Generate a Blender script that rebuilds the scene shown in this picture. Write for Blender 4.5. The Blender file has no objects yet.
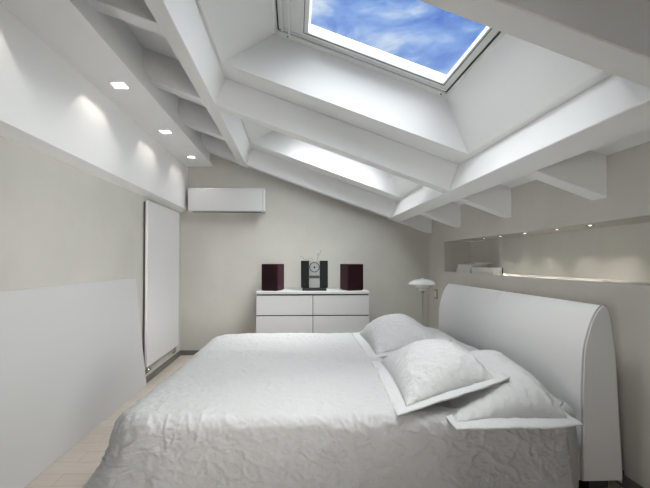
import bpy, bmesh, math, random
from mathutils import Vector, Matrix, noise
random.seed(4)
S = bpy.context.scene
C = S.collection
R = math.radians
PI = math.pi

# ------------------------------------------------------------------ camera
cd = bpy.data.cameras.new('camera')
cam = bpy.data.objects.new('camera', cd); C.objects.link(cam)
cd.sensor_fit = 'HORIZONTAL'; cd.sensor_width = 36.0
cd.lens = 402.0 / 650.0 * 36.0
cd.shift_x = 16.0 / 650.0
cd.shift_y = 10.3 / 650.0
cd.clip_start = 0.02
cam.location = (0, 0, 1.2)
cam.rotation_euler = (R(91.0), 0, R(-2.0))
S.camera = cam

# ------------------------------------------------------------------ view
S.view_settings.view_transform = 'Standard'
S.view_settings.look = 'None'
S.view_settings.gamma = 1.0
S.view_settings.use_curve_mapping = False
S.view_settings.exposure = 0.26

# ------------------------------------------------------------------ sky
W = bpy.data.worlds.new('sky'); S.world = W; W.use_nodes = True
nt = W.node_tree; nt.nodes.clear()
def wn(t, **k):
    n = nt.nodes.new(t)
    for a, b in k.items(): setattr(n, a, b)
    return n
tc = wn('ShaderNodeTexCoord')
mp = wn('ShaderNodeMapping'); mp.inputs['Scale'].default_value = (2.2, 1.3, 5.5); mp.inputs['Rotation'].default_value = (0, 0, R(25))
n1 = wn('ShaderNodeTexNoise'); n1.inputs['Scale'].default_value = 3.4; n1.inputs['Detail'].default_value = 9; n1.inputs['Roughness'].default_value = .58; n1.inputs['Distortion'].default_value = .35
rp = wn('ShaderNodeValToRGB')
rp.color_ramp.elements[0].position = .30; rp.color_ramp.elements[0].color = (.075, .165, .56, 1)
rp.color_ramp.elements[1].position = .66; rp.color_ramp.elements[1].color = (.62, .70, .84, 1)
e = rp.color_ramp.elements.new(.47); e.color = (.21, .35, .70, 1)
bg = wn('ShaderNodeBackground'); bg.inputs['Strength'].default_value = 1.0
wo = wn('ShaderNodeOutputWorld')
nt.links.new(tc.outputs['Generated'], mp.inputs['Vector']); nt.links.new(mp.outputs[0], n1.inputs['Vector'])
nt.links.new(n1.outputs['Fac'], rp.inputs['Fac']); nt.links.new(rp.outputs[0], bg.inputs['Color']); nt.links.new(bg.outputs[0], wo.inputs['Surface'])

# roof frame: a runs down the slope, n is perpendicular to it
Z0 = 2.190; SL = R(19.74); cs, sn = math.cos(SL), math.sin(SL)
def rf(a, y, n): return Vector((a*cs + n*sn, y, Z0 - a*sn + n*cs))

# ------------------------------------------------------------------ daylight above the two roof windows, added soft fill lamps
def area(name, loc, target, sx, sy, power, col=(1, 1, 1), spread=None):
    l = bpy.data.lights.new(name, 'AREA'); l.shape = 'RECTANGLE'; l.size = sx; l.size_y = sy; l.energy = power; l.color = col
    if spread: l.spread = spread
    o = bpy.data.objects.new(name, l); C.objects.link(o); o.location = loc
    d = Vector(target) - Vector(loc); o.rotation_euler = d.to_track_quat('-Z', 'Y').to_euler()
    return o
DAY = (1.0, .99, .975)
# open sky outside the two roof windows, in patches
area('sky_light_near_uphill', rf(-2.2, .9, 3.6), rf(.30, 2.2, .5), 3.0, 3.6, 165, DAY)
area('sky_light_near_overhead', rf(.3, 1.6, 3.8), rf(.30, 2.2, .5), 3.0, 2.4, 150, DAY)
area('sky_light_near_downhill', rf(2.8, .9, 3.6), rf(.30, 2.2, .5), 3.0, 3.6, 165, DAY)
area('sky_light_near_low', rf(.3, -1.2, 3.3), rf(.30, 2.2, .5), 4.0, 2.4, 95, DAY)
area('sky_light_far_uphill', rf(-2.2, 3.0, 3.6), rf(.30, 4.1, .5), 3.0, 2.8, 200, DAY)
area('sky_light_far_overhead', rf(.3, 4.0, 3.8), rf(.30, 4.1, .5), 3.0, 2.0, 590, DAY)
area('sky_light_far_downhill', rf(2.8, 3.0, 3.6), rf(.30, 4.1, .5), 3.0, 2.8, 90, DAY)
# added fill lamps behind the viewpoint, where the room has no window
area('fill_from_left_behind', (-1.0, -.7, 1.0), (1.75, 3.0, 1.1), .8, 1.0, 2.3, (1, .985, .95), R(48))
area('fill_from_right_behind', (.95, -.7, 1.0), (-1.47, 3.6, 1.1), .8, 1.0, 6.6, (1, .985, .95), R(50))

# ------------------------------------------------------------------ materials
def mat(name, col, rough=.6, bump=None, metal=0.0, spec=.5, var=None, coat=0):
    m = bpy.data.materials.new(name); m.use_nodes = True
    t = m.node_tree; b = t.nodes['Principled BSDF']
    b.inputs['Base Color'].default_value = (*col, 1); b.inputs['Roughness'].default_value = rough
    b.inputs['Metallic'].default_value = metal; b.inputs['Specular IOR Level'].default_value = spec
    b.inputs['Coat Weight'].default_value = coat
    g = t.nodes.new('ShaderNodeTexCoord')
    if var:   # scale, amount : mottled colour
        n = t.nodes.new('ShaderNodeTexNoise'); n.inputs['Scale'].default_value = var[0]; n.inputs['Detail'].default_value = 5
        r = t.nodes.new('ShaderNodeValToRGB')
        r.color_ramp.elements[0].position = .3; r.color_ramp.elements[1].position = .7
        r.color_ramp.elements[0].color = (*[c*(1-var[1]) for c in col], 1); r.color_ramp.elements[1].color = (*[min(1, c*(1+var[1])) for c in col], 1)
        t.links.new(g.outputs['Object'], n.inputs['Vector']); t.links.new(n.outputs['Fac'], r.inputs['Fac']); t.links.new(r.outputs[0], b.inputs['Base Color'])
    if bump:  # scale, strength, distance
        n = t.nodes.new('ShaderNodeTexNoise'); n.inputs['Scale'].default_value = bump[0]; n.inputs['Detail'].default_value = 6
        u = t.nodes.new('ShaderNodeBump'); u.inputs['Strength'].default_value = bump[1]; u.inputs['Distance'].default_value = bump[2]
        t.links.new(g.outputs['Object'], n.inputs['Vector']); t.links.new(n.outputs['Fac'], u.inputs['Height']); t.links.new(u.outputs[0], b.inputs['Normal'])
    return m
def emit(name, col, st):
    m = bpy.data.materials.new(name); m.use_nodes = True; b = m.node_tree.nodes['Principled BSDF']
    b.inputs['Base Color'].default_value = (.8, .8, .8, 1)
    b.inputs['Emission Color'].default_value = (*col, 1); b.inputs['Emission Strength'].default_value = st
    return m
M = {}
M['plaster'] = mat('greige_plaster', (.575, .56, .515), .85, (9, .25, .01), var=(2.2, .05))
M['taupe'] = mat('taupe_wall', (.22, .20, .18), .8)
M['white'] = mat('white_paint', (.88, .88, .875), .55, (30, .06, .003))
M['lining'] = mat('white_lining', (.84, .84, .83), .45)
M['pvc'] = mat('white_window_frame', (.80, .81, .80), .3)
M['seal'] = mat('dark_rubber_seal', (.02, .02, .02), .6)
M['lacquer'] = mat('white_lacquer', (.62, .615, .62), .3)
M['gap'] = mat('dark_gap', (.10, .10, .10), .8)
M['radiator'] = mat('radiator_enamel', (.74, .73, .74), .35)
M['chrome'] = mat('chrome', (.6, .6, .6), .2, metal=1)
M['leather'] = mat('white_leather', (.69, .685, .68), .42, (160, .08, .002))
M['piping'] = mat('piping_leather', (.45, .445, .44), .5)
M['black'] = mat('black_plastic', (.012, .012, .013), .3)
M['gloss'] = mat('smoked_glass', (.010, .011, .011), .25, spec=.2)
M['alu'] = mat('brushed_aluminium', (.42, .42, .42), .45, metal=.5)
M['grille'] = mat('burgundy_grille', (.014, .002, .005), .6, (300, .3, .002), spec=.2)
M['burg'] = mat('burgundy_gloss', (.035, .003, .011), .45, spec=.2)
M['board'] = mat('grey_board', (.62, .615, .61), .7)
M['base'] = mat('taupe_baseboard', (.16, .145, .135), .5)
M['opal'] = mat('opal_lamp_glass', (.82, .82, .80), .25)
M['paper'] = mat('book_paper', (.60, .59, .56), .8)
M['cover'] = mat('book_cover_white', (.66, .65, .63), .6)
M['cover2'] = mat('book_cover_grey', (.38, .37, .35), .6)
M['dark'] = mat('dark_metal', (.03, .03, .03), .4)
M['mattress'] = mat('mattress_fabric', (.6, .6, .58), .9)
M['reflector'] = mat('spot_reflector', (.3, .3, .29), .5)
M['glow'] = emit('spot_glow', (1, .97, .92), 9)
M['ledglow'] = emit('led_glow', (1, .95, .88), 9)

def fabric(name, col, sc, st, dist):
    m = mat(name, col, .85, spec=.2); t = m.node_tree; b = t.nodes['Principled BSDF']
    g = t.nodes.new('ShaderNodeTexCoord')
    w = t.nodes.new('ShaderNodeTexNoise'); w.inputs['Scale'].default_value = sc*.5; w.inputs['Detail'].default_value = 3
    mx = t.nodes.new('ShaderNodeMix'); mx.data_type = 'RGBA'; mx.inputs['Factor'].default_value = .14
    v = t.nodes.new('ShaderNodeTexVoronoi'); v.feature = 'DISTANCE_TO_EDGE'; v.inputs['Scale'].default_value = sc
    n = t.nodes.new('ShaderNodeTexNoise'); n.inputs['Scale'].default_value = sc*2.2; n.inputs['Detail'].default_value = 8; n.inputs['Roughness'].default_value = .6
    ad = t.nodes.new('ShaderNodeMath'); ad.operation = 'MULTIPLY_ADD'; ad.inputs[1].default_value = .9
    u = t.nodes.new('ShaderNodeBump'); u.inputs['Strength'].default_value = st; u.inputs['Distance'].default_value = dist
    t.links.new(g.outputs['Object'], w.inputs['Vector'])
    t.links.new(g.outputs['Object'], mx.inputs[6]); t.links.new(w.outputs['Color'], mx.inputs[7])
    t.links.new(mx.outputs[2], v.inputs['Vector']); t.links.new(g.outputs['Object'], n.inputs['Vector'])
    t.links.new(v.outputs['Distance'], ad.inputs[0]); t.links.new(n.outputs['Fac'], ad.inputs[2])
    t.links.new(ad.outputs[0], u.inputs['Height']); t.links.new(u.outputs[0], b.inputs['Normal'])
    return m
M['spread'] = fabric('white_matelasse', (.50, .50, .50), 14, .7, .010)
M['sham'] = fabric('white_pillow_cotton', (.58, .58, .58), 20, .7, .008)

def wood():
    m = bpy.data.materials.new('pale_oak_planks'); m.use_nodes = True; t = m.node_tree; b = t.nodes['Principled BSDF']
    b.inputs['Roughness'].default_value = .45
    g = t.nodes.new('ShaderNodeTexCoord')
    br = t.nodes.new('ShaderNodeTexBrick'); br.inputs['Scale'].default_value = 1.0; br.inputs['Brick Width'].default_value = 1.3; br.inputs['Row Height'].default_value = .13
    br.inputs['Mortar Size'].default_value = .002; br.inputs['Mortar'].default_value = (.42, .36, .30, 1)
    br.inputs['Color1'].default_value = (.53, .465, .40, 1); br.inputs['Color2'].default_value = (.58, .51, .445, 1); br.inputs['Bias'].default_value = .1
    mp = t.nodes.new('ShaderNodeMapping'); mp.inputs['Scale'].default_value = (1.5, 22, 1)
    n = t.nodes.new('ShaderNodeTexNoise'); n.inputs['Scale'].default_value = 3; n.inputs['Detail'].default_value = 7
    r = t.nodes.new('ShaderNodeValToRGB'); r.color_ramp.elements[0].color = (.78, .78, .78, 1); r.color_ramp.elements[1].color = (1.1, 1.1, 1.1, 1)
    mu = t.nodes.new('ShaderNodeMix'); mu.data_type = 'RGBA'; mu.blend_type = 'MULTIPLY'; mu.inputs['Factor'].default_value = 1
    t.links.new(g.outputs['Object'], br.inputs['Vector']); t.links.new(g.outputs['Object'], mp.inputs['Vector']); t.links.new(mp.outputs[0], n.inputs['Vector'])
    t.links.new(n.outputs['Fac'], r.inputs['Fac']); t.links.new(br.outputs['Color'], mu.inputs[6]); t.links.new(r.outputs[0], mu.inputs[7]); t.links.new(mu.outputs[2], b.inputs['Base Color'])
    return m
M['wood'] = wood()
def glass():
    m = bpy.data.materials.new('clear_window_glass'); m.use_nodes = True; t = m.node_tree; t.nodes.clear()
    o = t.nodes.new('ShaderNodeOutputMaterial'); a = t.nodes.new('ShaderNodeBsdfTransparent'); g = t.nodes.new('ShaderNodeBsdfGlossy'); g.inputs['Roughness'].default_value = 0
    a.inputs['Color'].default_value = (.95, .97, .97, 1)
    x = t.nodes.new('ShaderNodeMixShader'); lw = t.nodes.new('ShaderNodeLayerWeight'); lw.inputs['Blend'].default_value = .5; pw = t.nodes.new('ShaderNodeMath'); pw.operation = 'POWER'; pw.inputs[1].default_value = 5; f = t.nodes.new('ShaderNodeMath'); f.operation = 'MULTIPLY_ADD'; f.inputs[1].default_value = .9; f.inputs[2].default_value = .03; t.links.new(lw.outputs['Facing'], pw.inputs[0]); t.links.new(pw.outputs[0], f.inputs[0])
    t.links.new(f.outputs[0], x.inputs[0]); t.links.new(a.outputs[0], x.inputs[1]); t.links.new(g.outputs[0], x.inputs[2]); t.links.new(x.outputs[0], o.inputs['Surface'])
    return m
M['glass'] = glass()

# ------------------------------------------------------------------ helpers
def obj(name, bm, m, parent=None, smooth=False, wn_=False):
    bmesh.ops.recalc_face_normals(bm, faces=bm.faces)
    me = bpy.data.meshes.new(name); bm.to_mesh(me); bm.free()
    if smooth:
        for p in me.polygons: p.use_smooth = True
    me.materials.append(m)
    o = bpy.data.objects.new(name, me); C.objects.link(o)
    if parent:
        o.parent = parent
        o.matrix_parent_inverse = parent_world(parent).inverted()
    return o
def parent_world(p):
    m = Matrix.Translation(p.location) @ p.rotation_euler.to_matrix().to_4x4()
    if p.parent: m = parent_world(p.parent) @ p.matrix_parent_inverse @ m
    return m
def tag(o, label, cat, group=None, kind=None):
    o['label'] = label
    if cat: o['category'] = cat
    if group: o['group'] = group
    if kind: o['kind'] = kind
    return o
def struct(o, label, cat):
    return tag(o, label, cat, kind='structure')
def thing(name, loc, label, cat, group=None, rz=0):
    o = bpy.data.objects.new(name, None); C.objects.link(o); o.location = loc; o.rotation_euler = (0, 0, rz); o.empty_display_size = .1
    return tag(o, label, cat, group)
def box(bm, x0, x1, y0, y1, z0, z1, bev=0, seg=2, f=None):
    t = bmesh.new() if bev else bm
    P = [(x, y, z) for x in (x0, x1) for y in (y0, y1) for z in (z0, z1)]
    if f and not bev: P = [f(*p) for p in P]
    v = [t.verts.new(p) for p in P]
    for q in ((0, 1, 3, 2), (4, 6, 7, 5), (0, 4, 5, 1), (2, 3, 7, 6), (0, 2, 6, 4), (1, 5, 7, 3)): t.faces.new([v[i] for i in q])
    if bev:
        bmesh.ops.bevel(t, geom=list(t.edges), offset=bev, segments=seg, profile=.5, affect='EDGES')
        if f:
            for w in t.verts: w.co = f(*w.co)
        merge(bm, t)
def merge(bm, t):
    me = bpy.data.meshes.new('tmp'); t.to_mesh(me); t.free(); bm.from_mesh(me); bpy.data.meshes.remove(me)
def B(*a, **k):
    bm = bmesh.new(); box(bm, *a, **k); return bm
def tube(bm, pts, r, seg=10, cap=True):
    pts = [Vector(p) for p in pts]; rings = []
    rr = r if isinstance(r, (list, tuple)) else [r]*len(pts)
    up = None
    for i, p in enumerate(pts):
        d = (pts[min(i+1, len(pts)-1)] - pts[max(i-1, 0)]).normalized()
        if up is None: up = d.orthogonal().normalized()
        up = (up - d*up.dot(d)).normalized(); s = d.cross(up)
        rings.append([bm.verts.new(p + (up*math.cos(2*PI*k/seg) + s*math.sin(2*PI*k/seg))*rr[i]) for k in range(seg)])
    for a, b in zip(rings, rings[1:]):
        for k in range(seg): bm.faces.new((a[k], a[(k+1) % seg], b[(k+1) % seg], b[k]))
    if cap: bm.faces.new(rings[0]); bm.faces.new(rings[-1])
def lathe(bm, prof, c, seg=32):
    rings = []
    for r, z in prof:
        rings.append([bm.verts.new((c[0]+r*math.cos(2*PI*k/seg), c[1]+r*math.sin(2*PI*k/seg), c[2]+z)) for k in range(seg)])
    for a, b in zip(rings, rings[1:]):
        for k in range(seg): bm.faces.new((a[k], a[(k+1) % seg], b[(k+1) % seg], b[k]))
    return rings
def prism_y(bm, prof, y0, y1):
    a = [bm.verts.new((x, y0, z)) for x, z in prof]; b = [bm.verts.new((x, y1, z)) for x, z in prof]
    n = len(prof)
    for k in range(n): bm.faces.new((a[k], a[(k+1) % n], b[(k+1) % n], b[k]))
    bm.faces.new(a); bm.faces.new(list(reversed(b)))
def quadslab(bm, P, d):
    """slab from four corners, thickened by vector d"""
    a = [bm.verts.new(p) for p in P]; b = [bm.verts.new(Vector(p)+Vector(d)) for p in P]
    bm.faces.new(a); bm.faces.new(list(reversed(b)))
    for k in range(4): bm.faces.new((a[k], b[k], b[(k+1) % 4], a[(k+1) % 4]))

# ------------------------------------------------------------------ room shell
XL, XR, YB, YF = -1.469, 1.757, 5.227, -2.6
struct(obj('floor', B(XL-.1, XR+.45, YF-.1, YB+.1, -.06, 0), M['wood']), 'pale oak plank floor beside the bed', 'floor')
struct(obj('wall_back', B(XL-.1, XR+.45, YB, YB+.12, 0, 3.3), M['plaster']), 'plain grey beige plaster wall behind the white dresser', 'wall')
struct(obj('wall_front', B(XL-.1, XR+.45, YF-.12, YF, 0, 3.3), M['taupe']), 'plain plaster wall behind the viewpoint', 'wall')  # unseen wall, colour darkened to cut light bouncing onto the nearest rafter
struct(obj('wall_left', B(XL-.12, XL, YF, YB, 0, 1.86), M['plaster']), 'pale beige lower wall behind the leaning grey board', 'wall')
bm = bmesh.new()
prism_y(bm, [(XL, 1.828), (-1.389, 1.866), (-1.389, 2.42), (-1.62, 2.42), (-1.62, 1.828)], YF, YB)
struct(obj('trim_1', bm, M['white']), 'white upper wall bulkhead washed by ceiling spots', 'wall bulkhead')
bm = bmesh.new()
SPY = [.80, 1.77, 2.81, 3.815, 4.74]; SX, SH = -1.218, .049
yy = YF
for y in SPY:
    box(bm, -1.62, -1.055, yy, y-SH, 2.42, 2.45); box(bm, -1.62, SX-SH, y-SH, y+SH, 2.42, 2.45); box(bm, SX+SH, -1.055, y-SH, y+SH, 2.42, 2.45); yy = y+SH
box(bm, -1.62, -1.055, yy, YB, 2.42, 2.45)
box(bm, -1.62, -1.56, YF, YB, 2.45, 2.60); box(bm, -1.56, -1.10, YF, YB, 2.54, 2.60); box(bm, -1.12, -1.10, YF, YB, 2.45, 2.54)
box(bm, -1.25, -1.172, YF, YB, 2.60, 3.1)
struct(obj('trim_2', bm, M['white']), 'long white soffit holding the square ceiling spots', 'soffit')
# right wall with the long niche
NY0, NY1, NZ0, NZ1, NX = 1.0, 4.668, 1.08, 1.428, 2.07
bm = bmesh.new()
box(bm, XR, NX+.1, YF, YB, 0, NZ0); box(bm, XR, NX+.1, YF, YB, NZ1, 1.95)
box(bm, XR, NX+.1, NY1, YB, NZ0, NZ1); box(bm, XR, NX+.1, YF, NY0, NZ0, NZ1); box(bm, NX, NX+.1, NY0, NY1, NZ0, NZ1)
struct(obj('wall_right', bm, M['plaster']), 'grey plaster wall with a long lit niche above the headboard', 'wall')
# baseboards
struct(obj('baseboard_left', B(XL, XL+.014, YF, YB, 0, .06), M['base']), 'taupe baseboard along the left wall under the radiator', 'baseboard')
struct(obj('baseboard_back', B(XL, XR, YB-.014, YB, 0, .06), M['base']), 'taupe baseboard along the far wall', 'baseboard')
struct(obj('baseboard_right', B(XR-.014, XR, YF, YB, 0, .06), M['base']), 'taupe baseboard behind the headboard', 'baseboard')

# sloped ceiling boards with two shaft openings
HB = .222
AL, AR = -1.45, 2.25
SA0, SA1 = -.630, 1.248          # shaft opening across the slope
TA0, TA1, TN = -.352, .962, .546 # top of the shaft
shafts = [(1.54, 2.85), (3.49, 4.78)]
bm = bmesh.new()
def rb(a0, a1, y0, y1, n0, n1, **k): box(bm, a0, a1, y0, y1, n0, n1, f=rf, **k)
G = .015
rb(AL, SA0-G, YF-.1, YB+.1, HB, HB+.05); rb(SA1+G, AR, YF-.1, YB+.1, HB, HB+.05)
ys = [YF-.1, shafts[0][0], shafts[0][1], shafts[1][0], shafts[1][1], YB+.1]
for i in (0, 2, 4): rb(SA0-G, SA1+G, ys[i]+(G if i else 0), ys[i+1]-(G if i < 4 else 0), HB, HB+.05)
struct(obj('ceiling', bm, M['white']), 'white sloping ceiling boards between the beams', 'ceiling')

# beams
def beam(name, a0, a1, y0, y1, label):
    bm = bmesh.new(); box(bm, a0, a1, y0, y1, 0, HB, bev=.004, seg=1, f=rf)
    struct(obj(name, bm, M['white']), label, 'ceiling beam')
PA0, PA1, QA0, QA1 = -.772, -.653, 1.291, 1.434
beam('trim_3', PA0, PA1, YF, YB, 'upper long white purlin running along the left of the skylights')
beam('trim_4', QA0, QA1, YF, YB, 'lower long white purlin running along the right of the skylights')
rows = [1.16, 2.12, 3.11, 4.06, 5.06]
rrows = [1.17, 2.20, 3.20, 4.20, 5.10]
k = 5
for i, y in enumerate(rows):
    if i % 2 == 0:
        w = {0: 'nearest, crossing the top right of the view', 2: 'between the two skylights', 4: 'against the far wall'}[i]
        beam('trim_%d' % k, PA1, QA0, y, y+.12, 'white cross rafter %s' % w); k += 1
    o = ('nearest', 'second', 'third', 'fourth', 'farthest')[i]
    beam('trim_%d' % k, -1.33, PA0, y, y+.12, 'short white rafter from soffit to upper purlin, %s of the row' % o); k += 1
    beam('trim_%d' % k, QA1, 1.90, rrows[i], rrows[i]+.115, 'short white rafter from lower purlin to niche wall, %s of the row' % o); k += 1
beam('trim_%d' % k, PA1, QA0, -.9, -.78, 'white cross rafter behind the viewpoint'); k += 1
for s, (a0, a1) in enumerate(((-1.33, PA0), (QA1, 1.90))):
    beam('trim_%d' % k, a0, a1, .17, .29, 'short white rafter over the viewpoint on the %s side' % ('soffit', 'niche wall')[s]); k += 1

# skylight shafts and windows
for i, (y0, y1) in enumerate(shafts):
    n0 = HB-.002
    b0 = [rf(SA0, y0, n0), rf(SA1, y0, n0), rf(SA1, y1, n0), rf(SA0, y1, n0)]
    t0 = [rf(TA0, y0, TN), rf(TA1, y0, TN), rf(TA1, y1, TN), rf(TA0, y1, TN)]
    bm = bmesh.new(); e1 = Vector((cs, 0, -sn))*.03; ey = Vector((0, .03, 0))
    quadslab(bm, [b0[3]+ey, b0[0]-ey, t0[0]-ey, t0[3]+ey], -e1); quadslab(bm, [b0[1]-ey, b0[2]+ey, t0[2]+ey, t0[1]-ey], e1)
    quadslab(bm, [b0[0], b0[1], t0[1], t0[0]], -ey); quadslab(bm, [b0[2], b0[3], t0[3], t0[2]], ey)
    struct(obj('trim_%d' % k, bm, M['lining']), 'splayed white lining of the %s skylight shaft' % ('near', 'far')[i], 'skylight lining'); k += 1
    w = bpy.data.objects.new('window_%d' % (i+1), None); C.objects.link(w); w.location = rf((TA0+TA1)/2, (y0+y1)/2, TN); w.empty_display_size = .1
    struct(w, ('near roof window open to a blue cloudy sky', 'far roof window, only its bright shaft seen')[i], 'roof window')
    def ring(bm, A, n0, n1, bev=.004):   # A: outer a0,a1,y0,y1, inner a0,a1,y0,y1
        oa0, oa1, oy0, oy1, ia0, ia1, iy0, iy1 = A
        for q in ((oa0, ia0, oy0, oy1), (ia1, oa1, oy0, oy1), (ia0, ia1, oy0, iy0), (ia0, ia1, iy1, oy1)):
            box(bm, *q, n0, n1, bev=bev, seg=2, f=rf)
    bm = bmesh.new(); ring(bm, (TA0-.05, TA1+.05, y0-.05, y1+.05, TA0+.022, TA1-.020, y0+.05, y1-.055), TN, TN+.13)
    fr = obj('window_frame', bm, M['pvc'], w)
    bm = bmesh.new(); ring(bm, (TA0+.022, TA1-.020, y0+.05, y1-.055, TA0+.029, TA1-.029, y0+.056, y1-.058), TN+.012, TN+.09, bev=0)
    obj('window_seal', bm, M['seal'], fr)
    bm = bmesh.new(); ring(bm, (TA0+.029, TA1-.029, y0+.056, y1-.058, TA0+.245, TA1-.085, y0+.13, y1-.14), TN+.014, TN+.065)
    sa = obj('window_sash', bm, M['pvc'], w)
    bm = bmesh.new(); ring(bm, (TA0+.212, TA1-.070, y0+.118, y1-.126, TA0+.216, TA1-.074, y0+.122, y1-.130), TN+.0115, TN+.0145, bev=0)
    obj('glazing_gasket', bm, M['seal'], sa)
    bm = bmesh.new()
    for a, wd, dn in ((TA0+.05, .018, -.016), (TA0+.085, .008, -.006), (TA0+.105, .016, -.022), (TA0+.19, .010, -.006)): box(bm, a, a+wd, y0+.06, y1-.07, TN+.014+dn, TN+.03, bev=.003, f=rf)
    obj('sash_rib', bm, M['pvc'], sa)
    bm = bmesh.new(); box(bm, TA0+.06, TA1-.04, y1-.085, y1-.072, TN+.004, TN+.03, bev=.003, f=rf)
    obj('sash_rib', bm, M['pvc'], sa)
    bm = bmesh.new()
    for a, y in ((TA0+.10, y1-.03), (TA1-.05, y1-.03)):
        box(bm, a-.006, a+.006, y-.006, y+.006, TN-.003, TN+.004, bev=.002, f=rf)
    obj('screw_cap', bm, M['seal'], fr)
    bm = bmesh.new(); box(bm, TA0+.23, TA1-.07, y0+.12, y1-.13, TN+.05, TN+.06, f=rf)
    obj('pane', bm, M['glass'], w)

# ------------------------------------------------------------------ ceiling spots in the soffit
def spot(y, label):
    x, z, h = SX, 2.42, SH
    t = thing('ceiling_spot', (x, y, z), label, 'ceiling light', 'square spots in the soffit')
    bm = bmesh.new(); w = .004
    for q in ((-h, h, -h, -h+w), (-h, h, h-w, h), (-h, -h+w, -h+w, h-w), (h-w, h, -h+w, h-w)):
        box(bm, x+q[0], x+q[1], y+q[2], y+q[3], z-.002, z+.095)
    box(bm, x-h, x+h, y-h, y+h, z+.095, z+.10)
    obj('spot_housing', bm, M['reflector'], t)
    bm = bmesh.new(); lathe(bm, [(0, .060), (.014, .060), (.02, .095), (0, .095)], (x, y, z), 16); obj('spot_lens', bm, M['glow'], t, True)
    l = bpy.data.lights.new('spot_bulb', 'POINT'); l.energy = SPOTW; l.shadow_soft_size = .004; l.color = (1, .95, .88)
    o = bpy.data.objects.new('spot_bulb', l); C.objects.link(o); o.location = (0, 0, .047); o.parent = t
SPOTW = 3.2
for y, lb in zip(SPY, ('square recessed spot in soffit, nearest, above the viewpoint', 'square recessed spot in soffit just beyond the top left of view',
              'square recessed spot in soffit, nearest of three seen', 'square recessed spot in soffit, middle of three seen', 'square recessed spot in soffit nearest the far wall')):
    spot(y, lb)

# ------------------------------------------------------------------ radiator panel on left wall
t = thing('panel_radiator', (-1.44, 4.46, .17), 'tall flat white wall panel radiator beyond the leaning board', 'radiator')
obj('front_panel', B(-1.446, -1.42, 3.93, 4.985, .178, 1.792, bev=.006), M['radiator'], t)
obj('gap_shade_strip', B(XL+.004, -1.446, 3.945, 3.96, .19, 1.78), M['gap'], t)  # dark strip painting the shade between panel and wall, no real cover
obj('back_rail', B(XL+.001, -1.446, 4.1, 4.9, .3, .36), M['radiator'], t)
obj('back_rail', B(XL+.001, -1.446, 4.1, 4.9, 1.5, 1.56), M['radiator'], t)
bm = bmesh.new(); tube(bm, [(-1.436, 4.01, .18), (-1.436, 4.01, .12), (-1.466, 4.01, .10)], .012)
tube(bm, [(-1.436, 3.985, .135), (-1.436, 4.05, .135)], .017, 14); obj('valve', bm, M['chrome'], t, True)
bm = bmesh.new(); tube(bm, [(-1.436, 4.90, .18), (-1.436, 4.90, .12), (-1.466, 4.90, .10)], .012); obj('valve', bm, M['chrome'], t, True)

# ------------------------------------------------------------------ leaning board
bm = bmesh.new()
quadslab(bm, [(-1.434, .9, .002), (-1.434, 3.965, .002), (-1.449, 3.715, 1.05), (-1.449, .9, 1.05)], (-.018, 0, 0))
tag(obj('leaning_board', bm, M['board']), 'large plain grey board leaning on the left wall', 'board')

# ------------------------------------------------------------------ air conditioner
t = thing('air_conditioner', (-.86, 5.1, 1.82), 'long white wall unit with plain front high on far wall', 'air conditioner')
obj('housing', B(-1.338, -.378, 5.05, 5.226, 1.826, 2.118, bev=.012, seg=3), M['lacquer'], t, False)
obj('side_seam', B(-.405, -.402, 5.049, 5.06, 1.835, 2.11), M['gap'], t)
obj('air_slot', B(-1.29, -.43, 5.09, 5.15, 1.822, 1.8265), M['gap'], t)

# ------------------------------------------------------------------ dresser
DX0, DX1, DY0, DY1, DT = -.455, .878, 4.74, 5.205, .846
t = thing('dresser', (.21, 4.97, 0), 'low white dresser with six flush drawers against far wall', 'dresser')
obj('carcass', B(DX0, DX1, DY0+.02, DY1, .05, DT-.034), M['lacquer'], t)
obj('plinth', B(DX0+.02, DX1-.02, DY0+.05, DY1-.02, 0, .05), M['gap'], t)
obj('top', B(DX0-.004, DX1+.004, DY0-.006, DY1, DT-.032, DT, bev=.003), M['lacquer'], t)
obj('drawer_gap_shade', B(DX0+.004, DX1-.004, DY0+.017, DY0+.02, .055, DT-.034), M['gap'], t)  # dark sheet behind the drawer fronts, paints shade into their gaps
xm = (DX0+DX1)/2
for r in range(3):
    z1 = DT-.05-r*.243
    for c in range(2):
        x0, x1 = (DX0+.001, xm-.004) if c == 0 else (xm+.004, DX1-.001)
        obj('drawer', B(x0, x1, DY0, DY0+.017, z1-.229, z1, bev=.003), M['lacquer'], t)

# ------------------------------------------------------------------ speakers
def speaker(x, y, rz, label):
    t = thing('speaker', (x, y, DT), label, 'speaker', 'pair of burgundy speakers on the dresser')
    t.rotation_euler = (0, 0, rz)
    def part(n, bm, m, s=False):
        me_o = obj(n, bm, m, None, s); me_o.parent = t; return me_o
    part('cabinet', B(-.105, .105, -.10, .12, .008, .322, bev=.005), M['burg'])
    part('grille', B(-.098, .098, -.114, -.100, .014, .316, bev=.004), M['grille'])
    part('foot', B(-.09, .09, -.09, .10, 0, .008), M['black'])
speaker(-.272, 4.93, R(-19), 'burgundy box speaker at the left end of the dresser')
speaker(.700, 4.93, R(19), 'burgundy box speaker at the right end of the dresser')

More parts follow.
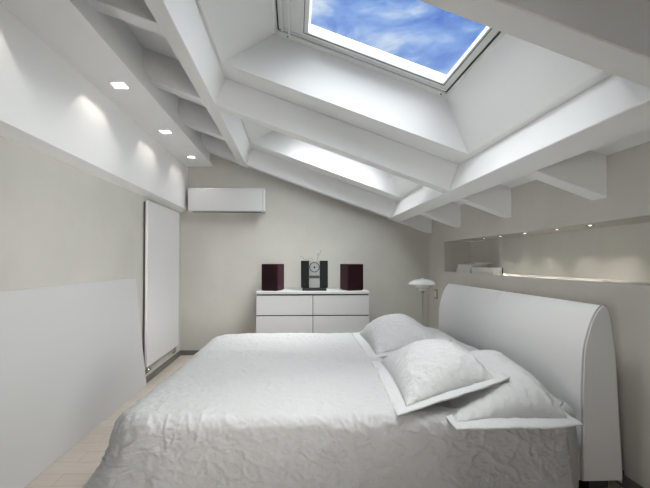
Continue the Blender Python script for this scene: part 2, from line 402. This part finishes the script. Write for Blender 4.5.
# ------------------------------------------------------------------ stereo
sx, sy = .235, 4.88
t = thing('stereo_player', (sx, sy, DT), 'black glass compact stereo with aluminium centre between two speakers', 'stereo')
obj('body', B(sx-.15, sx+.15, sy-.02, sy+.10, DT+.03, DT+.352, bev=.006), M['black'], t)
obj('stand', B(sx-.145, sx+.145, sy-.06, sy+.11, DT, DT+.028, bev=.006), M['black'], t)
for s in (-1, 1):
    g = (sx-.163, sx-.066) if s < 0 else (sx+.066, sx+.163)
    obj('glass_door', B(*g, sy-.034, sy-.022, DT+.035, DT+.362, bev=.002), M['gloss'], t)
cp = obj('centre_panel', B(sx-.064, sx+.064, sy-.030, sy-.022, DT+.035, DT+.358, bev=.002), M['alu'], t)
bm = bmesh.new(); f2 = lambda r, d: (r, d)
def disc(bm, cx, cz, y0, y1, r, seg=32):
    a = [bm.verts.new((cx+r*math.cos(2*PI*k/seg), y0, cz+r*math.sin(2*PI*k/seg))) for k in range(seg)]
    b = [bm.verts.new((cx+r*math.cos(2*PI*k/seg), y1, cz+r*math.sin(2*PI*k/seg))) for k in range(seg)]
    bm.faces.new(a); bm.faces.new(list(reversed(b)))
    for k in range(seg): bm.faces.new((a[k], b[k], b[(k+1) % seg], a[(k+1) % seg]))
disc(bm, sx, DT+.282, sy-.034, sy-.030, .061); obj('disc_rim', bm, M['black'], cp)
bm = bmesh.new(); disc(bm, sx, DT+.282, sy-.038, sy-.034, .052); obj('disc', bm, M['alu'], cp)
bm = bmesh.new(); disc(bm, sx, DT+.282, sy-.040, sy-.038, .012); obj('disc_hub', bm, M['black'], cp)
obj('display', B(sx-.062, sx+.062, sy-.033, sy-.030, DT+.150, DT+.182), M['black'], cp)
obj('slot', B(sx-.062, sx+.062, sy-.034, sy-.033, DT+.164, DT+.167), M['alu'], cp)
for c in range(4):
    x0 = sx-.056+c*.029
    obj('button', B(x0, x0+.022, sy-.033, sy-.030, DT+.075, DT+.140, bev=.001), M['cover2'], cp)
bm = bmesh.new()
for P in ([(sx+.03, sy+.03, DT+.35), (sx+.05, sy+.03, DT+.42), (sx+.085, sy+.03, DT+.49)], [(sx+.05, sy+.03, DT+.42), (sx+.035, sy+.03, DT+.45)],
          [(sx-.02, sy+.03, DT+.35), (sx-.08, sy+.03, DT+.375), (sx-.13, sy+.03, DT+.385), (sx-.165, sy+.03, DT+.42)], [(sx, sy+.03, DT+.35), (sx-.03, sy+.03, DT+.385), (sx-.07, sy+.03, DT+.40)]):
    tube(bm, P, .0018, 6)
obj('antenna_wire', bm, M['dark'], t)

# ------------------------------------------------------------------ floor lamp
lx, ly = 1.345, 4.20
t = thing('floor_lamp', (lx, ly, 0), 'slim lamp with tiered white opal shades behind the bed', 'lamp')
bm = bmesh.new(); lathe(bm, [(0, 0), (.11, 0), (.11, .012), (.02, .02), (0, .02)], (lx, ly, 0)); obj('base', bm, M['alu'], t, True)
bm = bmesh.new(); tube(bm, [(lx, ly, .015), (lx, ly, .90)], .010, 12); obj('pole', bm, M['alu'], t, True)
bm = bmesh.new(); lathe(bm, [(.0, .87), (.012, .87), (.022, .885), (.024, .905), (.0, .905)], (lx, ly, 0)); obj('socket', bm, M['chrome'], t, True)
def shade(prof, n):
    bm = bmesh.new(); pr = list(prof) + [(max(0, r-.003), z-.004) for r, z in reversed(prof)]
    lathe(bm, pr, (lx, ly, 0), 40); return obj(n, bm, M['opal'], t, True)
shade([(.02, 1.012), (.05, 1.010), (.09, 1.000), (.13, .980), (.150, .958)], 'lamp_shade')
shade([(.03, .962), (.06, .955), (.075, .940), (.078, .928)], 'lamp_shade')
shade([(.015, .925), (.035, .918), (.045, .905), (.046, .898)], 'lamp_shade')
bm = bmesh.new(); lathe(bm, [(0, 1.024), (.012, 1.022), (.022, 1.012), (0, 1.008)], (lx, ly, 0)); obj('cap', bm, M['opal'], t, True)
bm = bmesh.new()
for k3 in range(3):
    an = 2*PI*k3/3
    tube(bm, [(lx+.02*math.cos(an), ly+.02*math.sin(an), .90), (lx+.022*math.cos(an), ly+.022*math.sin(an), 1.008)], .002, 6)
obj('shade_strut', bm, M['chrome'], t)

# ------------------------------------------------------------------ light switch
t = thing('light_switch', (XR-.005, 4.96, .79), 'small framed light switch on right wall beside the headboard', 'light switch')
obj('frame', B(XR-.006, XR, 4.905, 5.015, .735, .850, bev=.002), M['base'], t)
obj('plate', B(XR-.009, XR-.006, 4.917, 5.003, .747, .838), M['plaster'], t)
obj('rocker', B(XR-.011, XR-.009, 4.935, 4.985, .765, .82), M['cover'], t)

# ------------------------------------------------------------------ niche contents
def book(x0, x1, y0, y1, z0, z1, cov, label, rz=0):
    cx, cy = (x0+x1)/2, (y0+y1)/2; t = thing('book', (cx, cy, z0), label, 'book', 'books lying in the niche'); t.rotation_euler = (0, 0, rz)
    hx, hy, h = (x1-x0)/2, (y1-y0)/2, z1-z0
    def part(n, bm, m): o = obj(n, bm, m); o.parent = t
    bm = bmesh.new(); box(bm, -hx, hx, -hy, hy, 0, .004); box(bm, -hx, hx, -hy, hy, h-.004, h); box(bm, -hx, -hx+.004, -hy, hy, .004, h-.004)
    part('cover', bm, cov); part('pages', B(-hx+.004, hx-.006, -hy+.005, hy-.005, .004, h-.004), M['paper'])
book(1.79, 1.97, 4.06, 4.40, NZ0, NZ0+.045, M['cover'], 'white book at the bottom of the small stack in niche')
book(1.80, 1.97, 4.05, 4.38, NZ0+.045, NZ0+.086, M['cover'], 'white book in the middle of the small niche stack', R(2))
book(1.80, 1.98, 3.92, 4.26, NZ0+.086, NZ0+.104, M['cover2'], 'thin grey book on top of the small niche stack', R(-5))
t = thing('slipcase', (1.85, 3.80, NZ0), 'long white slipcase with dark near edge lying in niche', 'box')
obj('sleeve', B(1.80, 1.885, 3.60, 4.035, NZ0, NZ0+.060, bev=.002), M['cover'], t)
obj('dark_edge', B(1.8855, 1.895, 3.60, 4.03, NZ0, NZ0+.061), M['dark'], t)
for y, lb in ((3.87, 'first small downlight in niche, nearest the books'), (3.555, 'second niche downlight counting from the books'), (3.17, 'middle of the five small downlights in the niche'),
              (2.775, 'fourth niche downlight counting from the books'), (2.455, 'fifth niche downlight, farthest from the books in view')):
    t = thing('niche_downlight', (1.85, y, NZ1), lb, 'downlight', 'small round downlights in the niche')
    bm = bmesh.new(); lathe(bm, [(.012, -.004), (.022, -.004), (.024, 0), (.012, -.0005)], (1.85, y, NZ1), 20); obj('ring', bm, M['chrome'], t, True)
    bm = bmesh.new(); lathe(bm, [(0, -.005), (.006, -.0045), (.008, -.003), (.008, -.0005), (0, -.0005)], (1.85, y, NZ1), 20); obj('bulb', bm, M['ledglow'], t, True)
    l = bpy.data.lights.new('niche_bulb', 'SPOT'); l.energy = 3.6; l.spot_size = R(110); l.spot_blend = .9; l.shadow_soft_size = .01; l.color = (1, .95, .88)
    o = bpy.data.objects.new('niche_bulb', l); C.objects.link(o); o.location = (0, 0, -.012); o.parent = t
bm = bmesh.new(); lathe(bm, [(0, -.020), (.085, -.020), (.10, -.014), (.10, -.006), (.06, -.004), (.06, 0), (0, 0)], (1.90, 4.22, NZ1), 40)
tag(obj('niche_disc', bm, M['plaster'], None, True), 'flat round fitting under the niche ceiling above the books', 'ceiling fitting')

# ------------------------------------------------------------------ bed
t = bed = thing('bed', (.3, 2.9, 0), 'wide double bed with tall curved white leather headboard', 'bed')
obj('bed_frame', B(-.66, 1.43, 1.98, 3.82, .10, .26, bev=.01), M['leather'], t)
obj('mattress', B(-.70, 1.37, 1.95, 3.85, .26, .455, bev=.05, seg=3), M['mattress'], t, True)
for x in (-.55, 1.30):
    for y in (2.1, 3.7): obj('leg', B(x-.03, x+.03, y-.03, y+.03, 0, .10), M['dark'], t)
HY0, HY1 = 1.98, 4.03
front = [(1.440, .097), (1.444, .22), (1.446, .40), (1.445, .504), (1.449, .62), (1.456, .739), (1.470, .81), (1.489, .87), (1.508, .915), (1.527, .948), (1.545, .968), (1.560, .976)]
back = [(1.575, .970), (1.587, .945), (1.600, .88), (1.610, .80), (1.619, .713), (1.631, .427), (1.646, .110), (1.640, .097)]
prof = front + back
def catmull(P, n):
    out = []
    for i in range(len(P)-1):
        p0 = P[max(i-1, 0)]; p1 = P[i]; p2 = P[i+1]; p3 = P[min(i+2, len(P)-1)]
        for k in range(n):
            s = k/n
            out.append(tuple(.5*((2*b)+(-a+c)*s+(2*a-5*b+4*c-d)*s*s+(-a+3*b-3*c+d)*s**3) for a, b, c, d in zip(p0, p1, p2, p3)))
    out.append(P[-1]); return out
pf = catmull(prof, 3)
cx0 = sum(p[0] for p in pf)/len(pf); cz0 = .55
bm = bmesh.new(); rings = []
NYS = 180
ylist = [(HY0, .94, 1), (HY0+.003, .975, 1), (HY0+.012, 1, 1)] + [(HY0+.012+(HY1-HY0-.024)*k/NYS, 1, 0) for k in range(1, NYS)] + [(HY1-.012, 1, 1), (HY1-.003, .975, 1), (HY1, .94, 1)]
for y, s, e in ylist:
    rg = []
    for x, z in pf:
        xx = cx0+(x-cx0)*s; zz = z-(1-s)*.10*(1 if z > .5 else -1)
        if x < 1.56 and z > .12:   # soft seam groove in the middle
            xx += .0055*math.exp(-((y-2.95)/.014)**2) - .004*math.sin(PI*max(0, min(1, (y-HY0)/(2.95-HY0) if y < 2.95 else (HY1-y)/(HY1-2.95))))
        rg.append(bm.verts.new((xx, y, zz)))
    rings.append(rg)
n = len(pf)
for a, b in zip(rings, rings[1:]):
    for q in range(n): bm.faces.new((a[q], a[(q+1) % n], b[(q+1) % n], b[q]))
bm.faces.new(rings[0]); bm.faces.new(rings[-1])
hb = obj('headboard', bm, M['leather'], t, False)
for p in hb.data.polygons: p.use_smooth = len(p.vertices) == 4
for yy in (HY0+.010, HY1-.010):
    bm = bmesh.new(); tube(bm, [(cx0+(x-cx0)*1.01, yy, z+(.003 if z > .9 else 0)) for x, z in pf[3:-3]], .0045, 8); obj('piping', bm, M['piping'], hb, True)
obj('foot', B(1.50, 1.60, 2.02, 2.10, 0, .10), M['dark'], hb); obj('foot', B(1.50, 1.60, 3.86, 3.94, 0, .10), M['dark'], hb)
bm = bmesh.new(); box(bm, 1.44, 1.75, 2.10, 2.13, .055, .085); obj('cross_bar', bm, M['dark'], hb)

# ---- bedspread
def ridge(p, f, seed, k=3.4):
    q = Vector((p[0]*f+seed, p[1]*f-seed*.7, p[2]*f+seed*1.3))
    w = noise.noise_vector(q*.55)*1.1
    v = noise.noise(q+w)
    return max(0, 1-abs(v)*k)**1.6
def crinkle(p):
    m = .55+.9*max(0, noise.noise(Vector(p)*2.3+Vector((3, 9, 4)))+.25)
    return m*(.50*ridge(p, 7.5, 3.1) + .44*ridge(p, 15, 8.7, 3) + .28*ridge(p, 30, 5.2, 2.6)) + .35*(noise.noise(Vector(p)*4.0+Vector((7, 2, 1)))+.5)
ZT = .502; BX0, BX1, BY0, BY1 = -.80, 1.385, 1.80, 3.94; RC = .20; RE = .06
def redge(nx): return RE+.09*max(0, -nx)
def outline(npts):
    """rounded rectangle, anticlockwise, with normals"""
    segs = []; pts = []
    cor = [(BX1-RC, BY0+RC, -PI/2), (BX1-RC, BY1-RC, 0), (BX0+RC, BY1-RC, PI/2), (BX0+RC, BY0+RC, PI)]
    ax = [(BX0+RC, BY0, BX1-RC, BY0, (0, -1)), (BX1, BY0+RC, BX1, BY1-RC, (1, 0)), (BX1-RC, BY1, BX0+RC, BY1, (0, 1)), (BX0, BY1-RC, BX0, BY0+RC, (-1, 0))]
    for i in range(4):
        x0, y0, x1, y1, nn = ax[i]; L = math.hypot(x1-x0, y1-y0); m = max(2, int(L/npts))
        for k in range(m): pts.append((x0+(x1-x0)*k/m, y0+(y1-y0)*k/m, nn[0], nn[1]))
        cx, cy, a0 = cor[i]; m = 24
        for k in range(m):
            a = a0+PI/2*k/m; pts.append((cx+RC*math.cos(a), cy+RC*math.sin(a), math.cos(a), math.sin(a)))
    cx = (BX0+BX1)/2
    return [(x-.065*(BY1-y)/(BY1-BY0)*max(0, cx-x)/(cx-BX0), y, a, b) for x, y, a, b in pts]
ol = outline(.0062)
cxm, cym = (BX0+BX1)/2, (BY0+BY1)/2
bm = bmesh.new(); rings = []
def topz(x, y):
    yr = 2.90-.31*(x-.15)
    d = min(x-BX0, BX1-x, y-BY0, BY1-y)
    return ZT + .012*min(1, d/.5) + .013*math.exp(-((y-yr)/.06)**2) - .008*math.exp(-((y-yr+.12)/.06)**2) + .006*noise.noise(Vector((x*2.2, y*2.2, 1)))
NT = 150
svals = [1-(1-k/NT)**1.0 for k in range(1, NT+1)]
for s in svals:
    rg = []
    for x, y, nx, ny in ol:
        xi, yi = x-nx*redge(nx), y-ny*redge(nx)
        X = cxm+(xi-cxm)*s; Y = cym+(yi-cym)*s
        dd = min(1, max(0, (s-.82)/.18))
        h = crinkle((X, Y, .5))*(.0065+.004*dd)
        rg.append(bm.verts.new((X, Y, topz(X, Y)+h)))
    rings.append(rg)
per = 0; pl = [0]
for i in range(1, len(ol)): per += math.hypot(ol[i][0]-ol[i-1][0], ol[i][1]-ol[i-1][1]); pl.append(per)
prf = []
for k in range(1, 15):
    a = PI/2*k/14; prf.append((math.sin(a)-1, -(1-math.cos(a)), a))
H = .40
for k in range(1, 90):
    prf.append((None, k/89, PI/2))
zt_edge = rings[-1]
for j, (off0, dz0, a) in enumerate(prf):
    rg = []
    for i, (x, y, nx, ny) in enumerate(ol):
        corner = (abs(nx*ny)*2); re = redge(nx)
        if off0 is None: u = dz0; off = .018*u+.030*u*u; dz = -re-(H-re)*u
        else: u = 0; off = off0*re; dz = dz0*re
        left = max(0, -nx)
        fold = u*(.014*math.sin(pl[i]*11+2*noise.noise(Vector((pl[i]*1.5, 0, 0))))+.010*noise.noise(Vector((pl[i]*6, u*1.5, 4)))*2)
        if nx > .3: fold = -.01; 
        base = zt_edge[i].co
        o2 = off + fold + left*.075*u
        if nx > .3: o2 = min(o2, 0)
        if nx < 0 and ny < 0: o2 += .06*corner*u
        P = Vector((x+nx*o2, y+ny*o2, (topz(x-nx*re, y-ny*re)) + dz))
        amp = .021*(1-.2*u) if nx < .3 else .002
        nrm = Vector((nx*math.sin(a), ny*math.sin(a), math.cos(a)))
        c = crinkle(P)
        P = P + nrm*(c*(.0105+(amp-.0105)*min(1, a/(PI/2))))
        rg.append(bm.verts.new(P))
    rings.append(rg)
n = len(ol)
for a, b in zip(rings, rings[1:]):
    for q in range(n): bm.faces.new((a[q], a[(q+1) % n], b[(q+1) % n], b[q]))
bm.faces.new(rings[0])
bs = obj('bedspread', bm, M['spread'], None, True)
bs.data.polygons[len(bs.data.polygons)-1].use_smooth = True
tag(bs, 'crumpled white quilted bedspread covering the whole bed', 'bedspread')

# ---- pillows
def pillow(P, H, label, m=(.075, .075), flange=(1, 1, 1, 1), sag=0, seed=1, flat_u=2.2, peak=(.5, .5)):
    """P: near-left, near-right, far-right, far-left corners of the outer hem"""
    P = [Vector(p) for p in P]
    cen = sum(P, Vector())/4
    t = thing('pillow', (cen.x, cen.y, cen.z), label, 'pillow', 'white pillows at the head of the bed')
    def base(u, v):
        return (P[0]*(1-u)+P[1]*u)*(1-v) + (P[3]*(1-u)+P[2]*u)*v
    mu, mv = m
    def thick(a, b):      # a,b in 0..1 over the body
        a2 = a**(math.log(.5)/math.log(peak[0])) if 0 < a < 1 else a
        b2 = b**(math.log(.5)/math.log(peak[1])) if 0 < b < 1 else b
        fa = max(0, 1-abs(2*a2-1)**flat_u); fb = max(0, 1-abs(2*b2-1)**flat_u)
        return (fa*fb)**.62
    N = 110
    bm = bmesh.new(); top = []; bot = []
    for j in range(N+1):
        tr, br = [], []
        for i in range(N+1):
            a, b = i/N, j/N
            # pull the sides of the body in a little, corners stay sharp
            a_ = a+(.5-a)*.05*math.sin(PI*b); b_ = b+(.5-b)*.05*math.sin(PI*a)
            q = base(mu+(1-2*mu)*a_, mv+(1-2*mv)*b_)
            h = H*thick(a, b)
            s = Vector((q.x*1.0+seed, q.y+seed*2, .3))
            e = min(a, 1-a, b, 1-b)
            w = crinkle(s)*.013*min(1, e*12+.35) + .012*noise.noise(s*5)*min(1, e*6)
            w += .006*math.sin((a if e in (b, 1-b) else b)*60+3*noise.noise(s*3))*math.exp(-e*16)*min(1, e*40)
            tr.append(bm.verts.new(q+Vector((0, 0, h+w+.003))))
            br.append(bm.verts.new(q+Vector((0, 0, -.12*h-.003)))) if 0 < i < N and 0 < j < N else br.append(tr[-1])
        top.append(tr); bot.append(br)
    for j in range(N):
        for i in range(N):
            bm.faces.new((top[j][i], top[j][i+1], top[j+1][i+1], top[j+1][i]))
            f = [bot[j][i], bot[j+1][i], bot[j+1][i+1], bot[j][i+1]]
            try: bm.faces.new(f)
            except ValueError: pass
    obj('pillow_body', bm, M['sham'], t, True)
    # flange: hemmed ring around the body
    bm = bmesh.new()
    K = 70; 
    def ringpts(k, off):
        out = []
        lo_u, hi_u = mu*(1-k)+.004, 1-mu*(1-k)-.004
        lo_v, hi_v = mv*(1-k)+.004, 1-mv*(1-k)-.004
        k2 = k
        for side in range(4):
            for i in range(K):
                s = i/K
                U = {0: (mu*k2+(1-2*mu*k2)*s, mv*k2), 1: (1-mu*k2, mv*k2+(1-2*mv*k2)*s), 2: (1-mu*k2-(1-2*mu*k2)*s, 1-mv*k2), 3: (mu*k2, 1-mv*k2-(1-2*mv*k2)*s)}[side]
                q = base(*U)
                if k2 >= 1:   # inner edge follows the body's pulled-in sides
                    a = (U[0]-mu)/(1-2*mu); b = (U[1]-mv)/(1-2*mv)
                    a_ = a+(.5-a)*.05*math.sin(PI*b)*1.3; b_ = b+(.5-b)*.05*math.sin(PI*a)*1.3
                    q = base(mu+(1-2*mu)*a_, mv+(1-2*mv)*b_)
                wv = noise.noise(Vector((q.x*7+seed, q.y*7, 2)))*.010*(1-k2)+crinkle((q.x+seed, q.y, .1))*.004
                out.append(q+Vector((0, 0, off+wv)))
        return out
    ks = [1.0, .8, .6, .4, .2, .0]
    tops = [[bm.verts.new(p) for p in ringpts(k_, .004)] for k_ in ks]
    bots = [[bm.verts.new(p) for p in ringpts(k_, -.003)] for k_ in ks]
    n = 4*K
    for A in (tops, bots):
        for r1, r2 in zip(A, A[1:]):
            for q in range(n): bm.faces.new((r1[q], r1[(q+1) % n], r2[(q+1) % n], r2[q]))
    for q in range(n): bm.faces.new((tops[-1][q], tops[-1][(q+1) % n], bots[-1][(q+1) % n], bots[-1][q])); bm.faces.new((tops[0][q], tops[0][(q+1) % n], bots[0][(q+1) % n], bots[0][q]))
    obj('pillow_flange', bm, M['sham'], t, True)
    return t
# lower pair
pillow([(.68, 1.68, .488), (1.24, 1.70, .488), (1.38, 2.74, .545), (.72, 2.74, .530)], .155, 'lower white flanged pillow nearest the viewer, half under another', m=(.05, .065), seed=4, peak=(.72, .42))
pillow([(.72, 2.82, .530), (1.38, 2.82, .530), (1.38, 3.86, .520), (.72, 3.86, .520)], .10, 'lower white pillow on the far half, mostly hidden by another', m=(.07, .055), seed=9)
# upper pair
pillow([(.456, 1.79, .505), (1.03, 1.90, .635), (1.12, 2.72, .625), (.525, 2.78, .510)], .155, 'upper white flanged pillow on the near half of the bed', m=(.10, .065), seed=14, peak=(.5, .5))
pillow([(.520, 2.80, .512), (1.12, 2.84, .635), (1.12, 3.74, .615), (.535, 3.78, .512)], .185, 'upper white flanged pillow on the far half near the lamp', m=(.10, .065), seed=21, peak=(.45, .55))
